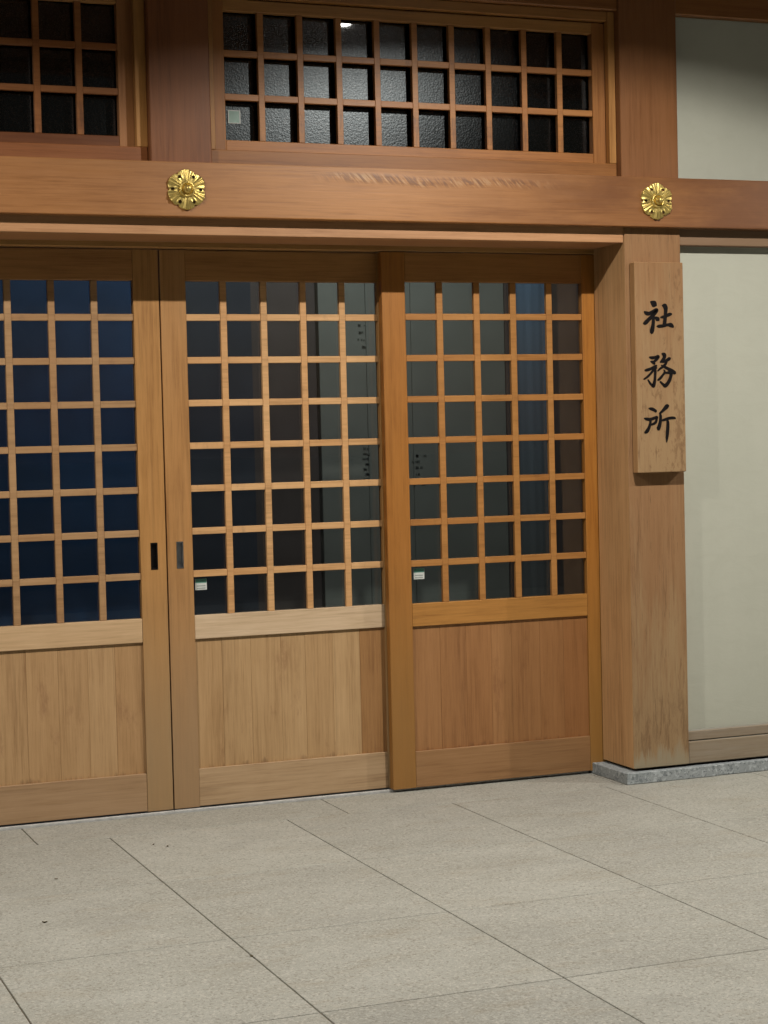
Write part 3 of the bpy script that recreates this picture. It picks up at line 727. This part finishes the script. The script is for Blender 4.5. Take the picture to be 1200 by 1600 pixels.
# ------------------------------------------------------------------ inside, seen dimly through the glass
def room(name, x0, x1, y0, y1, z0, z1, mat):
    m = MB(); m.box(x0, x1, y0, y1, z0, z1, bev=0)
    return tag(m.build(name, mat), kind='structure')
room('interior_floor', -3.4, 2.96, 0.375, 2.5, -0.05, 0.0, IN_FLOOR)
room('interior_wall', -3.4, 2.95, 0.385, 0.42, 2.47, 3.4, IN_DARK)  # added board behind the transoms: blocks the inside lamp, keeps the panes dark
room('interior_wall', -3.4, 0.60, 2.25, 2.35, 0.0, 3.4, IN_NAVY)
room('interior_wall', 0.60, 0.97, 2.25, 2.35, 0.0, 3.4, IN_DARK)
room('interior_wall', 0.97, 3.0, 2.25, 2.35, 0.0, 3.4, IN_BROWN)
room('interior_wall', 2.96, 3.05, 0.375, 2.249, 0.0, 3.4, IN_BROWN)
room('interior_wall', -3.5, -3.41, 0.375, 2.35, 0.0, 3.4, IN_DARK)
room('interior_ceiling', -3.5, 3.05, 0.375, 2.35, 3.40, 3.45, IN_CEIL)
t = thing('interior_partition', 'pale grey green sliding panels dimly seen through the door glass', 'partition', (1.81, 2.2, 0.0))
for x0, x1 in ((1.305, 1.555), (1.557, 1.80), (1.802, 2.325)):
    p = MB(); p.box(x0-1.81, x1-1.81, 0.0, 0.045, 0.02, 2.35, bev=0.002); p.build('panel', IN_GREEN, t)
p = MB(); p.box(2.327-1.81, 2.378-1.81, -0.01, 0.045, 0.02, 2.35, bev=0.002); p.build('end_post', IN_BROWN, t)
rn = random.Random(5); p = MB()
for (cx, cz, n, wd, dz) in ((1.534, 1.946, 5, 0.020, 0.036), (1.541, 1.285, 7, 0.013, 0.026), (1.83, 1.29, 3, 0.035, 0.030), (1.83, 1.20, 3, 0.045, 0.026)):
    for i in range(n):
        z = cz+(i-(n-1)/2)*dz
        for q in range(3):
            xx = cx-1.81+rn.uniform(-wd, wd); ww = rn.uniform(0.003, 0.008)
            p.box(xx-ww, xx+ww, -0.003, -0.0005-0.0003*q, z-rn.uniform(0.002,0.007), z+rn.uniform(0.002,0.007), bev=0)
p.build('dark_marks', IN_MARK, t)
# hanging blue cloth strip with soft folds, a sky reflection painted into its colour
bm = bmesh.new(); rows = []
for i in range(19):
    x = -0.088+0.176*i/18; y = 0.003*math.sin(i*0.45)+0.001*math.sin(i*1.3)
    rows.append((bm.verts.new((x, y, 0.0)), bm.verts.new((x, y, 2.28)), bm.verts.new((x, y+0.004, 2.28)), bm.verts.new((x, y+0.004, 0.0))))
for A, B in zip(rows[:-1], rows[1:]):
    for j in range(4): bm.faces.new((A[j], B[j], B[(j+1)%4], A[(j+1)%4]))
bmesh.ops.recalc_face_normals(bm, faces=bm.faces[:])
me = bpy.data.meshes.new('blue_cloth'); bm.to_mesh(me); bm.free()
tag(link('blue_cloth', me, IN_BLUE, loc=(2.468, 2.17, 0.06)), 'narrow hanging cloth with painted blue sky reflection seen through the right door', 'cloth')

# ------------------------------------------------------------------ eave and its downlights
k = thing('eave', 'dark boarded timber eave over the entrance paving', 'eave', (0.5, 0.0, 3.47))
e = MB(); rn = random.Random(9)
for i in range(17): 
    y1 = 0.3-0.2*i; e.box(-5.5, 5.5, y1-0.198, y1-0.002, 0.0, 0.03, bev=0.002, tone=rn.random())
e.build('soffit_boards', WDARK, k)
e = MB(); e.box(-5.6, 5.6, -3.16, 2.5, 0.035, 0.20, bev=0); e.build('roof_deck', SLABG, k)
e = MB(); e.box(-5.6, 5.6, -3.24, -3.165, -0.06, 0.22, bev=0.004); e.build('fascia', WDARK, k)
LENS = emit('lamp_lens', (1.0, 0.97, 0.90), 60.0)
LX = (-1.82, 1.42, 4.66)
for x, lab in zip(LX, ('left', 'middle', 'right')):
    t = thing('downlight', lab + ' round downlight in the dark eave over the doors', 'lamp', (x, -1.80, 3.47), 'downlights in the eave')
    hs = lathe([(0.055,-0.001),(0.060,0.002),(0.060,0.012),(0.052,0.014),(0.046,0.010)], 48)
    o = link('housing', hs, WHITEMETAL, t, smooth=True); o.rotation_euler.x = R(90)
    ln = lathe([(0.038,0.009),(0.037,0.020),(0.030,0.030),(0.018,0.036),(0.004,0.038)], 40)
    o = link('lens', ln, LENS, t, smooth=True); o.rotation_euler.x = R(90)
    ld = bpy.data.lights.new('downlight_lamp', 'SPOT'); ld.energy = 290.0
    ld.color = (1.0, 0.96, 0.885); ld.spot_size = R(158); ld.spot_blend = 0.02; ld.shadow_soft_size = 0.022
    # photometric curve of the fitting: strongest straight down, cut off about 73 degrees from the vertical
    ld.use_nodes = True; lg = G(ld.node_tree); em = ld.node_tree.nodes['Emission']
    tx = lg.n('ShaderNodeTexCoord'); sz = lg.n('ShaderNodeSeparateXYZ'); lg.lk(tx.outputs['Normal'], sz.inputs[0])
    cv = lg.ramp(lg.math('ABSOLUTE', sz.outputs['Z']), [(0.240, (0,0,0)), (0.290, (0.15,)*3), (0.345, (0.43,)*3), (0.41, (0.55,)*3), (0.645, (0.80,)*3), (0.84, (1,1,1))])
    lg.lk(cv, em.inputs['Strength'])
    lo = bpy.data.objects.new('downlight_lamp', ld); col.objects.link(lo); lo.parent = t
    lo.location = (0, 0, -0.05)

# added unseen fill light that brightens the room behind the door glass
t = thing('added_fill_light', 'added unseen fill light inside the vestibule behind the doors', 'lamp', (1.2, 0.62, 3.40))
o = link('fill_shade', lathe([(0.16,-0.0),(0.16,0.03),(0.13,0.055),(0.05,0.065),(0.01,0.066)], 40), emit('fill_glow', (0.85, 0.95, 1.0), 0.5), t, smooth=True); o.rotation_euler.x = R(90)
ld = bpy.data.lights.new('vestibule_fill', 'POINT'); ld.energy = 62.0; ld.color = (0.93, 0.97, 0.95); ld.shadow_soft_size = 0.16
lo = bpy.data.objects.new('vestibule_fill', ld); col.objects.link(lo); lo.parent = t; lo.location = (0, 0, -0.26)

# ------------------------------------------------------------------ dusk sky
wd = bpy.data.worlds.new('World'); sc.world = wd; wd.use_nodes = True
nt = wd.node_tree; nt.nodes.clear()
sky = nt.nodes.new('ShaderNodeTexSky'); sky.sky_type = 'NISHITA'; sky.sun_disc = False
sky.sun_elevation = R(-3.0); sky.sun_rotation = R(150); sky.altitude = 50
bg = nt.nodes.new('ShaderNodeBackground'); bg.inputs[1].default_value = 0.12
out = nt.nodes.new('ShaderNodeOutputWorld')
nt.links.new(sky.outputs[0], bg.inputs[0]); nt.links.new(bg.outputs[0], out.inputs[0])

# ------------------------------------------------------------------ camera
cam = bpy.data.cameras.new('camera'); co = bpy.data.objects.new('camera', cam); col.objects.link(co)
cam.sensor_fit = 'VERTICAL'; cam.sensor_height = 36.0; cam.lens = 2915.116/1600*36
rt = Vector((0.93014337, -0.36641397, -0.02396079)); up = Vector((0.03670017, 0.02784027, 0.99893845)); fw = Vector((0.36535793, 0.93003533, -0.0393429))
M = Matrix((rt, up, -fw)).transposed().to_4x4(); M.translation = Vector((-1.8227181, -6.59302435, 1.41170566))
co.matrix_world = M
cam.clip_start = 0.05; cam.clip_end = 1000
sc.camera = co

# ------------------------------------------------------------------ render settings
sc.render.engine = 'CYCLES'
sc.view_settings.view_transform = 'Standard'; sc.view_settings.look = 'None'
sc.view_settings.exposure = 0.0; sc.view_settings.gamma = 1.0
sc.cycles.use_denoising = True
sc.cycles.max_bounces = 10; sc.cycles.diffuse_bounces = 1; sc.cycles.transparent_max_bounces = 12
sc.cycles.sample_clamp_indirect = 6.0
sc.cycles.caustics_reflective = False; sc.cycles.caustics_refractive = False
